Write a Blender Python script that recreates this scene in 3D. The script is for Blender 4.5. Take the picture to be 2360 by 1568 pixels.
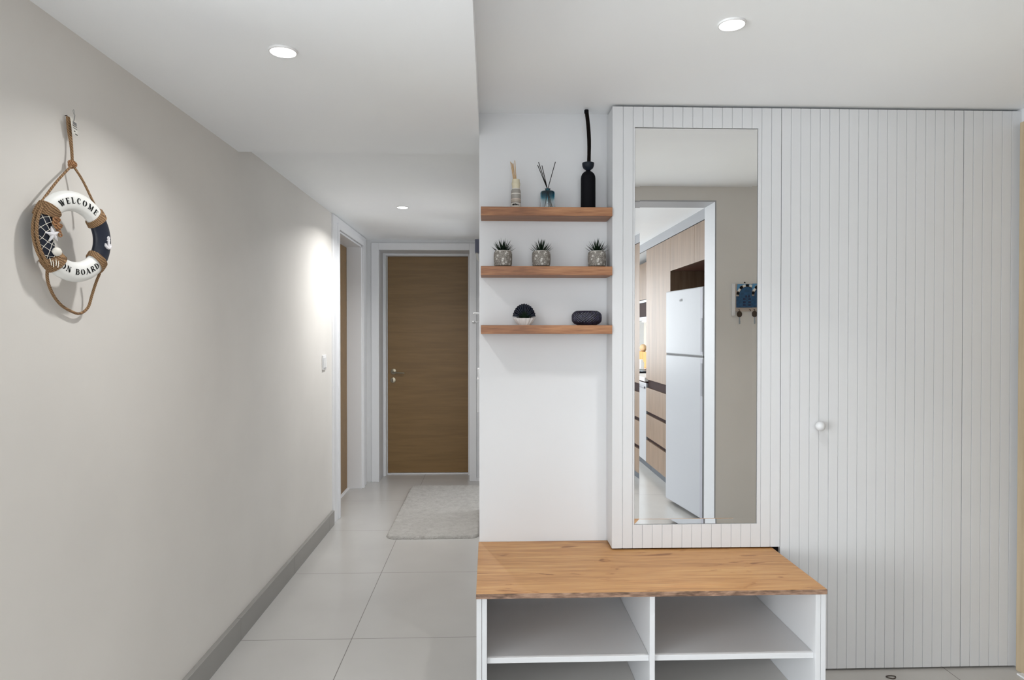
import bpy, math, random
from mathutils import Vector, Matrix, noise
random.seed(7)
for o in list(bpy.data.objects): bpy.data.objects.remove(o, do_unlink=True)
SC = bpy.context.scene
COL = SC.collection
PI = math.pi

# ------------------------------------------------------------------ camera
CAM_H = 1.3295
cd = bpy.data.cameras.new('camera'); cam = bpy.data.objects.new('camera', cd); COL.objects.link(cam)
cd.sensor_width = 36.0; cd.lens = 1537.55 / 2360 * 36.0; cd.clip_start = 0.02
cam.location = (0, 0, CAM_H)
cam.rotation_euler = (PI/2 - 0.0102, 0, -0.0349)
SC.camera = cam
# ------------------------------------------------------------------ world, big lights, exposure
W = bpy.data.worlds.new('world'); SC.world = W; W.use_nodes = True
W.node_tree.nodes['Background'].inputs[0].default_value = (0.86, 0.93, 1.0, 1)
W.node_tree.nodes['Background'].inputs[1].default_value = 1.0
SC.view_settings.view_transform = 'Standard'; SC.view_settings.look = 'None'
SC.view_settings.gamma = 1.0; SC.view_settings.use_curve_mapping = False
SC.view_settings.exposure = 0.27
WINDOW_W = 55.0        # daylight through the kitchen window
CORRIDOR_FILL_W = 14.0          # fill light in an added, unseen side room, brightens the corridor
LIVING_W = 295.0       # daylight through the balcony door of the living room on the left
DOWN_L, DOWN_R, DOWN_C = 3.6, 3.2, 11.5   # ceiling downlights: left, right, corridor
KITCHEN_W = 14.0       # kitchen ceiling panel

def area(name, loc, rot, sx, sy, power, col=(1, 1, 1), shape='RECTANGLE', spread=PI, parent=None):
    d = bpy.data.lights.new(name, 'AREA'); d.shape = shape; d.size = sx
    if shape in ('RECTANGLE', 'ELLIPSE'): d.size_y = sy
    d.energy = power; d.color = col; d.spread = spread
    o = bpy.data.objects.new(name, d); COL.objects.link(o); o.location = loc; o.rotation_euler = rot
    if parent: o.parent = parent
    return o
area('window_daylight', (0.15, -4.12, 1.45), (PI/2, 0, 0), 2.2, 1.25, WINDOW_W, (0.93, 0.97, 1.0))
area('corridor_fill', (1.585, 5.45, 1.35), (PI/2, 0, PI/2), .9, 1.3, CORRIDOR_FILL_W, (0.95, 0.98, 1.0))  # added fill light for the corridor end, hidden behind its right wall
area('balcony_daylight', (-5.02, -1.3, 1.08), (PI/2, 0, -PI/2), 3.4, 2.0, LIVING_W, (0.935, 0.975, 1.0))

# ------------------------------------------------------------------ materials
def mat(name, col=(.8, .8, .8), rough=.5, metal=0, **k):
    m = bpy.data.materials.new(name); m.use_nodes = True
    b = m.node_tree.nodes['Principled BSDF']
    b.inputs['Base Color'].default_value = (*col, 1); b.inputs['Roughness'].default_value = rough
    b.inputs['Metallic'].default_value = metal
    for n, v in k.items():
        b.inputs[n.replace('_', ' ')].default_value = v
    return m
def nt(m): return m.node_tree.nodes, m.node_tree.links, m.node_tree.nodes['Principled BSDF']
def ramp(N, stops):
    r = N.new('ShaderNodeValToRGB'); e = r.color_ramp.elements
    e[0].position, e[0].color = stops[0][0], (*stops[0][1], 1)
    e[1].position, e[1].color = stops[-1][0], (*stops[-1][1], 1)
    for p, c in stops[1:-1]:
        x = e.new(p); x.color = (*c, 1)
    return r
def coords(N, L, scale=(1, 1, 1), rot=(0, 0, 0)):
    t = N.new('ShaderNodeTexCoord'); mp = N.new('ShaderNodeMapping')
    mp.inputs['Scale'].default_value = scale; mp.inputs['Rotation'].default_value = rot
    L.new(t.outputs['Object'], mp.inputs['Vector']); return mp.outputs['Vector']
def paint(name, col, rough=.6, var=.03, bump=.02, scale=1.5):
    m = mat(name, col, rough); N, L, b = nt(m); v = coords(N, L)
    n = N.new('ShaderNodeTexNoise'); n.inputs['Scale'].default_value = scale; n.inputs['Detail'].default_value = 4
    L.new(v, n.inputs['Vector'])
    r = ramp(N, [(.3, tuple(c*(1-var) for c in col)), (.7, tuple(min(1, c*(1+var)) for c in col))])
    L.new(n.outputs['Fac'], r.inputs['Fac']); L.new(r.outputs['Color'], b.inputs['Base Color'])
    if bump:
        n2 = N.new('ShaderNodeTexNoise'); n2.inputs['Scale'].default_value = 220; L.new(v, n2.inputs['Vector'])
        bp = N.new('ShaderNodeBump'); bp.inputs['Strength'].default_value = bump; bp.inputs['Distance'].default_value = .002
        L.new(n2.outputs['Fac'], bp.inputs['Height']); L.new(bp.outputs['Normal'], b.inputs['Normal'])
    return m
def wood(name, dark, mid, light, grain='X', fine=60, coarse=5, stretch=14, rough=.45, knots=0):
    m = mat(name, mid, rough); N, L, b = nt(m)
    s = {'X': (1/stretch, 1, 1), 'Y': (1, 1/stretch, 1), 'Z': (1, 1, 1/stretch)}[grain]
    v = coords(N, L, s)
    a = N.new('ShaderNodeTexNoise'); a.inputs['Scale'].default_value = fine; a.inputs['Detail'].default_value = 5
    c = N.new('ShaderNodeTexNoise'); c.inputs['Scale'].default_value = coarse*3; c.inputs['Detail'].default_value = 3
    c.inputs['Distortion'].default_value = 1.2
    for n in (a, c): L.new(v, n.inputs['Vector'])
    mx = N.new('ShaderNodeMix'); mx.data_type = 'FLOAT'; mx.inputs[0].default_value = .55
    L.new(a.outputs['Fac'], mx.inputs[2]); L.new(c.outputs['Fac'], mx.inputs[3])
    r = ramp(N, [(.38, dark), (.5, mid), (.62, light)])
    L.new(mx.outputs[0], r.inputs['Fac']); out = r.outputs['Color']
    if knots:
        v2 = coords(N, L, tuple(q*1.0 if q == 1 else .30 for q in s))
        w = N.new('ShaderNodeTexNoise'); w.inputs['Scale'].default_value = 3.3*knots; w.inputs['Detail'].default_value = 6
        w.inputs['Distortion'].default_value = 2.2; L.new(v2, w.inputs['Vector'])
        r2 = ramp(N, [(.0, (1, 1, 1)), (.60, (1, 1, 1)), (.64, (.84, .76, .69)), (.68, (.48, .36, .27)), (1.0, (.4, .3, .22))])
        L.new(w.outputs['Fac'], r2.inputs['Fac'])
        mu = N.new('ShaderNodeMix'); mu.data_type = 'RGBA'; mu.blend_type = 'MULTIPLY'; mu.inputs[0].default_value = .9
        L.new(out, mu.inputs[6]); L.new(r2.outputs['Color'], mu.inputs[7]); out = mu.outputs[2]
        v3 = coords(N, L, tuple(1 if q == 1 else .12 for q in s))
        w3 = N.new('ShaderNodeTexNoise'); w3.inputs['Scale'].default_value = 17; w3.inputs['Detail'].default_value = 8
        w3.inputs['Distortion'].default_value = 1.0; L.new(v3, w3.inputs['Vector'])
        r3 = ramp(N, [(.0, (.80, .74, .68)), (.36, (.90, .86, .82)), (.43, (1, 1, 1)), (.60, (1, 1, 1)), (.70, (1.08, 1.06, 1.04))]); L.new(w3.outputs['Fac'], r3.inputs['Fac'])
        mu2 = N.new('ShaderNodeMix'); mu2.data_type = 'RGBA'; mu2.blend_type = 'MULTIPLY'; mu2.inputs[0].default_value = 1
        L.new(out, mu2.inputs[6]); L.new(r3.outputs['Color'], mu2.inputs[7]); out = mu2.outputs[2]
    L.new(out, b.inputs['Base Color'])
    bp = N.new('ShaderNodeBump'); bp.inputs['Strength'].default_value = .08; bp.inputs['Distance'].default_value = .001
    L.new(a.outputs['Fac'], bp.inputs['Height']); L.new(bp.outputs['Normal'], b.inputs['Normal'])
    return m
def tile_floor():
    m = mat('floor_tile', (.5, .48, .45), .2, Specular_IOR_Level=.4); N, L, b = nt(m)
    t = N.new('ShaderNodeTexCoord'); sp = N.new('ShaderNodeSeparateXYZ'); L.new(t.outputs['Object'], sp.inputs[0])
    def line(out, off):
        a = N.new('ShaderNodeMath'); a.operation = 'ADD'; a.inputs[1].default_value = off; L.new(out, a.inputs[0])
        d = N.new('ShaderNodeMath'); d.operation = 'PINGPONG'; d.inputs[1].default_value = .4; L.new(a.outputs[0], d.inputs[0])
        c = N.new('ShaderNodeMath'); c.operation = 'LESS_THAN'; c.inputs[1].default_value = .0016; L.new(d.outputs[0], c.inputs[0])
        return c.outputs[0]
    g = N.new('ShaderNodeMath'); g.operation = 'MAXIMUM'
    L.new(line(sp.outputs[0], .5955 + 8), g.inputs[0]); L.new(line(sp.outputs[1], 8.0 - 2.91 + 1.6), g.inputs[1])
    n = N.new('ShaderNodeTexNoise'); n.inputs['Scale'].default_value = 2.2; n.inputs['Detail'].default_value = 6
    L.new(t.outputs['Object'], n.inputs['Vector'])
    r = ramp(N, [(.3, FLOOR_A), (.7, FLOOR_B)]); L.new(n.outputs['Fac'], r.inputs['Fac'])
    mx = N.new('ShaderNodeMix'); mx.data_type = 'RGBA'; L.new(g.outputs[0], mx.inputs[0]); L.new(r.outputs['Color'], mx.inputs[6])
    mx.inputs[7].default_value = (.17, .16, .145, 1); L.new(mx.outputs[2], b.inputs['Base Color'])
    rr = N.new('ShaderNodeMath'); rr.operation = 'MULTIPLY_ADD'; rr.inputs[1].default_value = .5; rr.inputs[2].default_value = .22
    L.new(g.outputs[0], rr.inputs[0]); L.new(rr.outputs[0], b.inputs['Roughness'])
    return m
FLOOR_A, FLOOR_B = (.475, .463, .443), (.515, .503, .483)
M = {}
M['floor'] = tile_floor()
M['white_wall'] = paint('white_wall_paint', (.70, .708, .722))
M['ceiling'] = paint('ceiling_paint', (.945, .965, .99))
M['beige'] = paint('beige_wall_paint', (.735, .71, .67), scale=2.5, var=.03)
M['lacquer'] = paint('white_lacquer', (.635, .642, .654), .4, .01, 0)
M['trim'] = paint('white_trim_paint', (.74, .745, .76), .4, .015, 0)
M['shaded_base_tile'] = paint('shaded_skirting_tile', (.28, .272, .258), .25, .05, 0)  # same tile as the floor, its shade put into a darker colour
M['shelf_wood'] = wood('shelf_wood', (.20, .08, .033), (.31, .135, .058), (.40, .19, .085), 'X', 150, 9, 12, .5)
M['bench_wood'] = wood('bench_oak', (.35, .165, .055), (.46, .235, .084), (.53, .30, .12), 'X', 110, 5, 15, .45, knots=3.4)
M['bench_edge'] = wood('bench_oak_edge', (.10, .058, .036), (.22, .13, .085), (.36, .23, .155), 'X', 160, 20, 5, .6)
M['door_wood'] = wood('olive_brown_door', (.185, .105, .034), (.205, .118, .039), (.225, .13, .045), 'X', 60, 4, 14, .45)
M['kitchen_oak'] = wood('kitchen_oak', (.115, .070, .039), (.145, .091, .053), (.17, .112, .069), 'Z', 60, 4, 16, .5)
M['niche'] = wood('brown_niche', (.06, .020, .010), (.085, .03, .015), (.11, .04, .02), 'Z', 60, 4, 16, .5)
M['entrance_wood'] = wood('entrance_wood', (.40, .31, .20), (.45, .355, .235), (.49, .39, .265), 'Z', 60, 4, 16, .5)
M['channel'] = mat('dark_channel', (.02, .008, .007), .7, Specular_IOR_Level=.1)
M['kick'] = mat('grey_kick', (.06, .068, .08), .45, Specular_IOR_Level=.25)
M['mirror'] = mat('mirror_silver', (.90, .905, .90), 0.0, 1.0)
M['dark_gap'] = mat('dark_edge', (.06, .06, .06), .6)
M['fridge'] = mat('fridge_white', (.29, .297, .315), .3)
M['fridge_grey'] = mat('fridge_grey', (.15, .15, .17), .4)
M['edge_grey'] = mat('edge_grey', (.25, .25, .28), .4)
M['black'] = mat('matte_black', (.004, .004, .006), .7, Specular_IOR_Level=.1)
M['soft_black'] = mat('black_reed', (.006, .004, .003), .7, Specular_IOR_Level=.1)
M['navy_bowl'] = mat('navy_collar', (.006, .010, .018), .5, Specular_IOR_Level=.25)
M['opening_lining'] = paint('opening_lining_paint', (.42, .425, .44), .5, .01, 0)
M['greige_board'] = paint('greige_board', (.60, .575, .545), .4, .02, 0)
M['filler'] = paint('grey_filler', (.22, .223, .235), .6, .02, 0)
M['metal'] = mat('brushed_metal', (.38, .34, .26), .35, 1.0)
M['chrome'] = mat('grey_metal', (.45, .45, .45), .35, .9)
M['steel'] = mat('appliance_steel', (.34, .38, .42), .35, .6)
M['cream'] = paint('cream_cap', (.66, .60, .44), .6, .08, 0, 40)
M['reed'] = mat('natural_reed', (.55, .37, .20), .7)
M['plastic'] = mat('white_plastic', (.80, .80, .80), .35)
M['slate'] = mat('slate_blue', (.085, .09, .13), .6)
M['green'] = mat('succulent_green', (.004, .013, .005), .55, Specular_IOR_Level=.2)
M['tagpaper'] = mat('tag_paper', (.78, .76, .70), .7)
M['ink'] = mat('ink', (.012, .012, .012), .7, Specular_IOR_Level=.1)
M['grey_ink'] = mat('grey_ink', (.22, .22, .22), .6)
M['soil'] = mat('dark_soil', (.03, .018, .012), .9)
M['cord'] = mat('white_cord', (.78, .74, .66), .8)
M['starfish'] = mat('white_starfish', (.74, .72, .74), .7)
M['shellm'] = mat('cream_shell', (.76, .73, .66), .5)
M['ring_white'] = paint('ring_white_paint', (.80, .80, .77), .45, .03, 0, 12)
M['ring_navy'] = paint('ring_navy_paint', (.006, .010, .024), .42, .3, 0, 30)
M['led'] = mat('lamp_lens', (1, 1, 1), .5); 
M['led'].node_tree.nodes['Principled BSDF'].inputs['Emission Color'].default_value = (1, .98, .95, 1)
M['led'].node_tree.nodes['Principled BSDF'].inputs['Emission Strength'].default_value = 6.0
M['bright_led'] = mat('strip_lens', (1, 1, 1), .5)
M['bright_led'].node_tree.nodes['Principled BSDF'].inputs['Emission Color'].default_value = (1, .93, .82, 1)
M['bright_led'].node_tree.nodes['Principled BSDF'].inputs['Emission Strength'].default_value = 4.0
M['orange'] = wood('orange_board', (.50, .20, .04), (.66, .30, .07), (.75, .40, .12), 'Z', 40, 4, 10, .5)
M['splash'] = paint('splash_tile', (.78, .74, .66), .3, .03, 0)
M['key_blue'] = paint('blue_door_paint', (.014, .075, .17), .5, .35, 0, 60)
M['key_dark'] = mat('dark_blue_paint', (.004, .012, .05), .5)
M['key_sky'] = mat('light_blue_paint', (.10, .30, .52), .5)
M['key_board'] = paint('plaque_wood', (.50, .42, .36), .6, .1, 0, 20)
M['key_terra'] = mat('plaque_terracotta', (.36, .20, .12), .6)
M['bronze'] = mat('dark_bronze', (.06, .045, .035), .4, .6)
M['glassclear'] = mat('window_glass', (1, 1, 1), 0.0, 0, Transmission_Weight=1.0)

def rope_mat(name, a, b_, sc=260):
    m = mat(name, a, .85); N, L, b = nt(m); v = coords(N, L, (1, 1, 1), (.6, .5, .3))
    w = N.new('ShaderNodeTexWave'); w.inputs['Scale'].default_value = sc/3; w.inputs['Distortion'].default_value = 3
    L.new(v, w.inputs['Vector']); r = ramp(N, [(.1, a), (.9, b_)]); L.new(w.outputs['Color'], r.inputs['Fac'])
    L.new(r.outputs['Color'], b.inputs['Base Color'])
    bp = N.new('ShaderNodeBump'); bp.inputs['Strength'].default_value = .6; bp.inputs['Distance'].default_value = .001
    L.new(w.outputs['Fac'], bp.inputs['Height']); L.new(bp.outputs['Normal'], b.inputs['Normal']); return m
M['rope'] = rope_mat('jute_rope', (.15, .082, .038), (.34, .205, .10))
M['coil'] = rope_mat('orange_coil', (.18, .075, .028), (.42, .22, .10))
def pot_mat():
    m = mat('speckled_pot', (.22, .20, .18), .7); N, L, b = nt(m); v = coords(N, L)
    vo = N.new('ShaderNodeTexVoronoi'); vo.inputs['Scale'].default_value = 72; L.new(v, vo.inputs['Vector'])
    r = ramp(N, [(.0, (.95, .94, .90)), (.24, (.80, .78, .73)), (.34, (.20, .18, .155)), (1, (.12, .105, .09))])
    L.new(vo.outputs['Distance'], r.inputs['Fac'])
    n = N.new('ShaderNodeTexNoise'); n.inputs['Scale'].default_value = 420; L.new(v, n.inputs['Vector'])
    mx = N.new('ShaderNodeMix'); mx.data_type = 'RGBA'; r2 = ramp(N, [(.48, (.13, .115, .10)), (.60, (.60, .57, .52))])
    L.new(n.outputs['Fac'], r2.inputs['Fac']); mx.inputs[0].default_value = .5
    L.new(r.outputs['Color'], mx.inputs[6]); L.new(r2.outputs['Color'], mx.inputs[7]); L.new(mx.outputs[2], b.inputs['Base Color'])
    return m
M['pot'] = pot_mat()
def label_mat():
    m = mat('printed_label', (.5, .5, .5), .5); N, L, b = nt(m)
    t = N.new('ShaderNodeTexCoord'); sp = N.new('ShaderNodeSeparateXYZ'); L.new(t.outputs['Object'], sp.inputs[0])
    mr = N.new('ShaderNodeMapRange'); mr.inputs[1].default_value = 0; mr.inputs[2].default_value = .083
    L.new(sp.outputs[2], mr.inputs[0])
    g, d, c = (.33, .31, .28), (.25, .235, .21), (.68, .65, .60)
    r = ramp(N, [(0, c), (.29, c), (.30, d), (.34, (.42, .36, .30)), (.44, (.40, .34, .29)), (.46, (.62, .52, .45)), (.5, g), (.70, g), (.715, c), (.74, c), (.755, g), (.93, d), (.95, c), (1, c)])
    r.color_ramp.interpolation = 'CONSTANT'
    L.new(mr.outputs[0], r.inputs['Fac']); L.new(r.outputs['Color'], b.inputs['Base Color']); return m
M['label'] = label_mat()
def blue_glass():
    m = mat('blue_fade_glass', (.1, .3, .4), .03, 0, Transmission_Weight=1.0); N, L, b = nt(m)
    t = N.new('ShaderNodeTexCoord'); sp = N.new('ShaderNodeSeparateXYZ'); L.new(t.outputs['Object'], sp.inputs[0])
    mr = N.new('ShaderNodeMapRange'); mr.inputs[1].default_value = 0; mr.inputs[2].default_value = .074
    L.new(sp.outputs[2], mr.inputs[0])
    r = ramp(N, [(0, (.97, .99, 1)), (.52, (.88, .95, .98)), (.70, (.12, .42, .52)), (.9, (.01, .16, .24)), (1, (.005, .09, .14))])
    L.new(mr.outputs[0], r.inputs['Fac']); L.new(r.outputs['Color'], b.inputs['Base Color']); return m
M['blueglass'] = blue_glass()
def rug_mat():
    m = mat('grey_shag', (.5, .49, .47), .95); N, L, b = nt(m); v = coords(N, L)
    n = N.new('ShaderNodeTexNoise'); n.inputs['Scale'].default_value = 26; n.inputs['Detail'].default_value = 8; n.inputs['Roughness'].default_value = .75
    L.new(v, n.inputs['Vector']); r = ramp(N, [(.3, (.34, .32, .30)), (.52, (.43, .415, .39)), (.75, (.50, .485, .465))])
    L.new(n.outputs['Fac'], r.inputs['Fac']); L.new(r.outputs['Color'], b.inputs['Base Color'])
    n2 = N.new('ShaderNodeTexNoise'); n2.inputs['Scale'].default_value = 160; L.new(v, n2.inputs['Vector'])
    bp = N.new('ShaderNodeBump'); bp.inputs['Strength'].default_value = .8; bp.inputs['Distance'].default_value = .006
    L.new(n2.outputs['Fac'], bp.inputs['Height']); L.new(bp.outputs['Normal'], b.inputs['Normal']); return m
M['rug'] = rug_mat()
def glaze(name, c1, c2, sc):
    m = mat(name, c1, .3); N, L, b = nt(m); v = coords(N, L); n = N.new('ShaderNodeTexNoise'); n.inputs['Scale'].default_value = sc
    L.new(v, n.inputs['Vector']); r = ramp(N, [(.4, c1), (.65, c2)]); L.new(n.outputs['Fac'], r.inputs['Fac']); L.new(r.outputs['Color'], b.inputs['Base Color']); return m
M['shell_navy'] = glaze('navy_shell_glaze', (.004, .006, .016), (.014, .022, .038), 60)
M['navy_weave'] = glaze('navy_weave', (.006, .006, .016), (.022, .02, .045), 90)
M['bowl_white'] = paint('white_ceramic', (.68, .65, .63), .35, .04, 0, 30)

# ------------------------------------------------------------------ mesh helpers
ORI = {}
class MB:
    def __init__(s): s.v = []; s.f = []
    def add(s, vs, fs):
        n = len(s.v); s.v += [tuple(v) for v in vs]; s.f += [tuple(i+n for i in f) for f in fs]; return s
    def box(s, x0, x1, y0, y1, z0, z1):
        vs = [(x, y, z) for z in (z0, z1) for y in (y0, y1) for x in (x0, x1)]
        return s.add(vs, [(0, 2, 3, 1), (4, 5, 7, 6), (0, 1, 5, 4), (2, 6, 7, 3), (0, 4, 6, 2), (1, 3, 7, 5)])
    def quad(s, a, b, c, d): return s.add([a, b, c, d], [(0, 1, 2, 3)])
    def lathe(s, prof, c=(0, 0, 0), n=32, axis='Z', sx=1, sy=1, cap=True, fn=None):
        vs = []
        for r, h in prof:
            for i in range(n):
                a = 2*PI*i/n; rr = r*(fn(a, h) if fn else 1); x, y = rr*math.cos(a)*sx, rr*math.sin(a)*sy
                p = {'Z': (x, y, h), 'Y': (x, h, y), 'X': (h, x, y)}[axis]
                vs.append((p[0]+c[0], p[1]+c[1], p[2]+c[2]))
        fs = []
        for k in range(len(prof)-1):
            for i in range(n):
                j = (i+1) % n; fs.append((k*n+i, k*n+j, (k+1)*n+j, (k+1)*n+i))
        if cap: fs += [tuple(range(n-1, -1, -1)), tuple(range((len(prof)-1)*n, len(prof)*n))]
        return s.add(vs, fs)
    def tube(s, pts, r, n=8, closed=False):
        pts = [Vector(p) for p in pts]; K = len(pts); rr = r if isinstance(r, (list, tuple)) else [r]*K
        vs = []; up = None
        for i, p in enumerate(pts):
            if closed: t = pts[(i+1) % K]-pts[i-1]
            else: t = pts[min(i+1, K-1)]-pts[max(i-1, 0)]
            t.normalize()
            if up is None: up = t.orthogonal().normalized()
            up = (up-t*up.dot(t))
            if up.length < 1e-6: up = t.orthogonal()
            up.normalize(); w = t.cross(up)
            for k in range(n):
                a = 2*PI*k/n; vs.append(p+(up*math.cos(a)+w*math.sin(a))*rr[i])
        fs = []
        for i in range(K if closed else K-1):
            j = (i+1) % K
            for k in range(n):
                l = (k+1) % n; fs.append((i*n+k, i*n+l, j*n+l, j*n+k))
        if not closed: fs += [tuple(range(n-1, -1, -1)), tuple(range((K-1)*n, K*n))]
        return s.add(vs, fs)
    def sphere(s, c, r, n=16, m=10, sc=(1, 1, 1)):
        prof = [(max(1e-4, math.sin(PI*k/m)), -math.cos(PI*k/m)) for k in range(m+1)]
        vs = []; 
        for pr, h in prof:
            for i in range(n):
                a = 2*PI*i/n; vs.append((c[0]+r*sc[0]*pr*math.cos(a), c[1]+r*sc[1]*pr*math.sin(a), c[2]+r*sc[2]*h))
        fs = [(k*n+i, k*n+(i+1) % n, (k+1)*n+(i+1) % n, (k+1)*n+i) for k in range(m) for i in range(n)]
        fs += [tuple(range(n-1, -1, -1)), tuple(range(m*n, (m+1)*n))]
        return s.add(vs, fs)
    def prism(s, poly, axis, a0, a1):
        # poly in the two other axes (in x,y,z order), extruded along axis
        def P(p, a): return {'X': (a, p[0], p[1]), 'Y': (p[0], a, p[1]), 'Z': (p[0], p[1], a)}[axis]
        n = len(poly); vs = [P(p, a0) for p in poly]+[P(p, a1) for p in poly]
        fs = [(i, (i+1) % n, n+(i+1) % n, n+i) for i in range(n)]+[tuple(range(n-1, -1, -1)), tuple(range(n, 2*n))]
        return s.add(vs, fs)
    def build(s, name, m, parent=None, smooth=False, bevel=0, local=False, origin=None):
        me = bpy.data.meshes.new(name)
        o_ = Vector((0, 0, 0)) if local else Vector(origin or ORI.get(parent.name if parent else None, (0, 0, 0)))
        me.from_pydata([tuple(Vector(v)-o_) for v in s.v], [], s.f); me.update()
        import bmesh
        bm = bmesh.new(); bm.from_mesh(me); bmesh.ops.recalc_face_normals(bm, faces=bm.faces)
        bm.to_mesh(me); bm.free()
        if smooth:
            for p in me.polygons: p.use_smooth = True
        me.materials.append(m if not isinstance(m, str) else M[m])
        o = bpy.data.objects.new(name, me); COL.objects.link(o)
        if smooth:
            try:
                me.set_sharp_from_angle(angle=math.radians(40))
            except Exception: pass
        if parent is not None:
            o.parent = parent; ORI[o.name] = ORI.get(parent.name, (0, 0, 0))
        elif origin is not None:
            o.location = origin; ORI[o.name] = tuple(origin)
        if bevel:
            b = o.modifiers.new('bevel', 'BEVEL'); b.width = bevel; b.segments = 2; b.limit_method = 'ANGLE'
        return o
def tag(o, label, cat, group=None, kind=None):
    o['label'] = label; o['category'] = cat
    if group: o['group'] = group
    if kind: o['kind'] = kind
    return o
def thing(name, label, cat, loc=(0, 0, 0), rotz=0, group=None, kind=None):
    o = bpy.data.objects.new(name, None); COL.objects.link(o); o.empty_display_size = .05
    o.location = loc; o.rotation_euler = (0, 0, rotz); ORI[o.name] = tuple(loc)
    return tag(o, label, cat, group, kind)
def struct(name, mb, m, label=None, cat=None, parent=None, bevel=0, **k):
    o = mb.build(name, m, parent, bevel=bevel, **k)
    if parent is None:
        o['kind'] = 'structure'
        if label: o['label'] = label; o['category'] = cat
    return o
def copy_tree(o, parent=None):
    c = o.copy(); COL.objects.link(c)
    if parent: c.parent = parent
    for ch in list(o.children): copy_tree(ch, c)
    return c

# ------------------------------------------------------------------ room shell
XL, XC, XR = -1.09, -.038, 2.10       # left wall, corridor right wall, right wall
YA, YB, YC = 2.6905, 5.995, 2.5677    # alcove back wall, corridor end wall, closet front
YW, YW2, YK = 1.155, .965, -4.0       # wall between hall and kitchen, its kitchen face, kitchen end wall
H0, H1, H2 = 2.214, 2.121, 2.163      # hall ceiling, dropped ceiling, corridor ceiling
struct('floor', MB().box(-5.4, 2.5, YK-.2, 6.7, -.08, 0), 'floor', 'large pale grey glossy floor tiles with thin dark joints', 'floor')
struct('ceiling', MB().box(-5.4, 2.4, YK-.2, 3.2, H0, H0+.12), 'ceiling', 'flat white ceiling above the closet side', 'ceiling')
struct('ceiling', MB().box(XL-.1, XC, 1.1, 2.958, H1, H0+.05), 'ceiling', 'dropped white ceiling panel above the left half of the hall', 'ceiling')
struct('ceiling', MB().box(XL-.4, XC+.02, 2.958, 6.7, H2, H0+.12), 'ceiling', 'white ceiling of the back corridor', 'ceiling')
# left wall with the doorway near the corridor end
D1a, D1b, D1h = 4.84, 5.745, 2.075
mb = MB().box(XL-.16, XL, 1.30, D1a, 0, H0+.05).box(XL-.16, XL, D1b, YB+.35, 0, H2+.02).box(XL-.16, XL, D1a, D1b, D1h, H2+.02)
struct('wall_left', mb, 'beige', 'long beige painted wall on the left', 'wall')
# living room to the left of the camera (out of view, the daylight comes from there)
struct('wall_living', MB().box(-5.2, XL-.16, 1.30, 1.42, 0, H0), 'white_wall')
struct('wall_balcony', MB().box(-5.2, -5.05, YK, -3.1, 0, H0).box(-5.2, -5.05, .5, 1.30, 0, H0).box(-5.2, -5.05, -3.1, .5, 2.1, H0), 'white_wall')
w2 = struct('window_2', MB().box(-5.18, -5.12, -3.1, -3.04, 0, 2.1).box(-5.18, -5.12, .44, .5, 0, 2.1).box(-5.18, -5.12, -1.33, -1.27, 0, 2.1).box(-5.18, -5.12, -3.04, .44, 2.04, 2.1), 'plastic')
MB().box(-5.17, -5.165, -3.04, .44, 0, 2.04).build('window_pane', 'glassclear', w2)
# end wall with doorway
BX0, BX1, BH = -.979, -.172, 2.071
mb = MB().box(XL, BX0, YB, YB+.36, 0, H2+.02).box(BX1, XC+.1, YB, YB+.36, 0, H2+.02).box(BX0, BX1, YB, YB+.36, BH, H2+.02)
struct('wall_back', mb, 'white_wall', 'white end wall of the corridor around the brown door', 'wall')
mb = MB().box(XC, XR+.2, YA, 4.95, 0, H0+.02).box(XC, .08, 5.72, YB+.36, 0, H0+.02).box(XC, .08, 4.95, 5.72, 2.07, H0+.02)  # side opening added so the fill light reaches the corridor
struct('wall_fill_room', MB().box(.08, 1.7, 5.95, 6.05, 0, H0).box(1.6, 1.7, 4.95, 5.95, 0, .7).box(1.6, 1.7, 4.95, 5.95, 2.0, H0).box(1.6, 1.7, 4.95, 5.0, .7, 2.0).box(1.6, 1.7, 5.9, 5.95, .7, 2.0), 'white_wall')  # walls of the added, unseen room around the corridor fill light
w3 = struct('fill_window', MB().box(1.62, 1.66, 5.0, 5.05, .7, 2.0).box(1.62, 1.66, 5.85, 5.9, .7, 2.0).box(1.62, 1.66, 5.05, 5.85, .7, .75).box(1.62, 1.66, 5.05, 5.85, 1.95, 2.0), 'plastic')  # window frame made up for the added fill room
MB().box(1.64, 1.645, 5.05, 5.85, .75, 1.95).build('window_pane', 'glassclear', w3)
struct('ceiling', MB().box(XC+.02, 1.7, 4.95, 6.7, H0, H0+.12), 'ceiling')  # ceiling of the added fill room
struct('wall_alcove', mb, 'white_wall', 'white wall behind the floating shelves', 'wall')
# right wall (doorway for the entrance door)
E0, E1, EH = 1.50, 2.545, 2.15
mb = MB().box(XR, XR+.2, YW2, E0, 0, H0).box(XR, XR+.2, E1, YA, 0, H0).box(XR, XR+.2, E0, E1, EH, H0)
struct('wall_right', mb, 'white_wall', 'short right wall holding the wooden entrance door', 'wall')
mb = MB().box(1.373, XR, YW2, YW, 0, H0).box(XL, 1.373, YW2, YW, 2.130, H0)
struct('wall_front', mb, 'beige', 'greige wall seen in the mirror beside the kitchen opening', 'wall')
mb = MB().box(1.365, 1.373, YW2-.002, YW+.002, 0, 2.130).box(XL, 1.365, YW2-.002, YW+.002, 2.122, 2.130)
struct('trim_1', mb, 'opening_lining', 'white lining of the kitchen opening seen in the mirror', 'trim')
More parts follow.
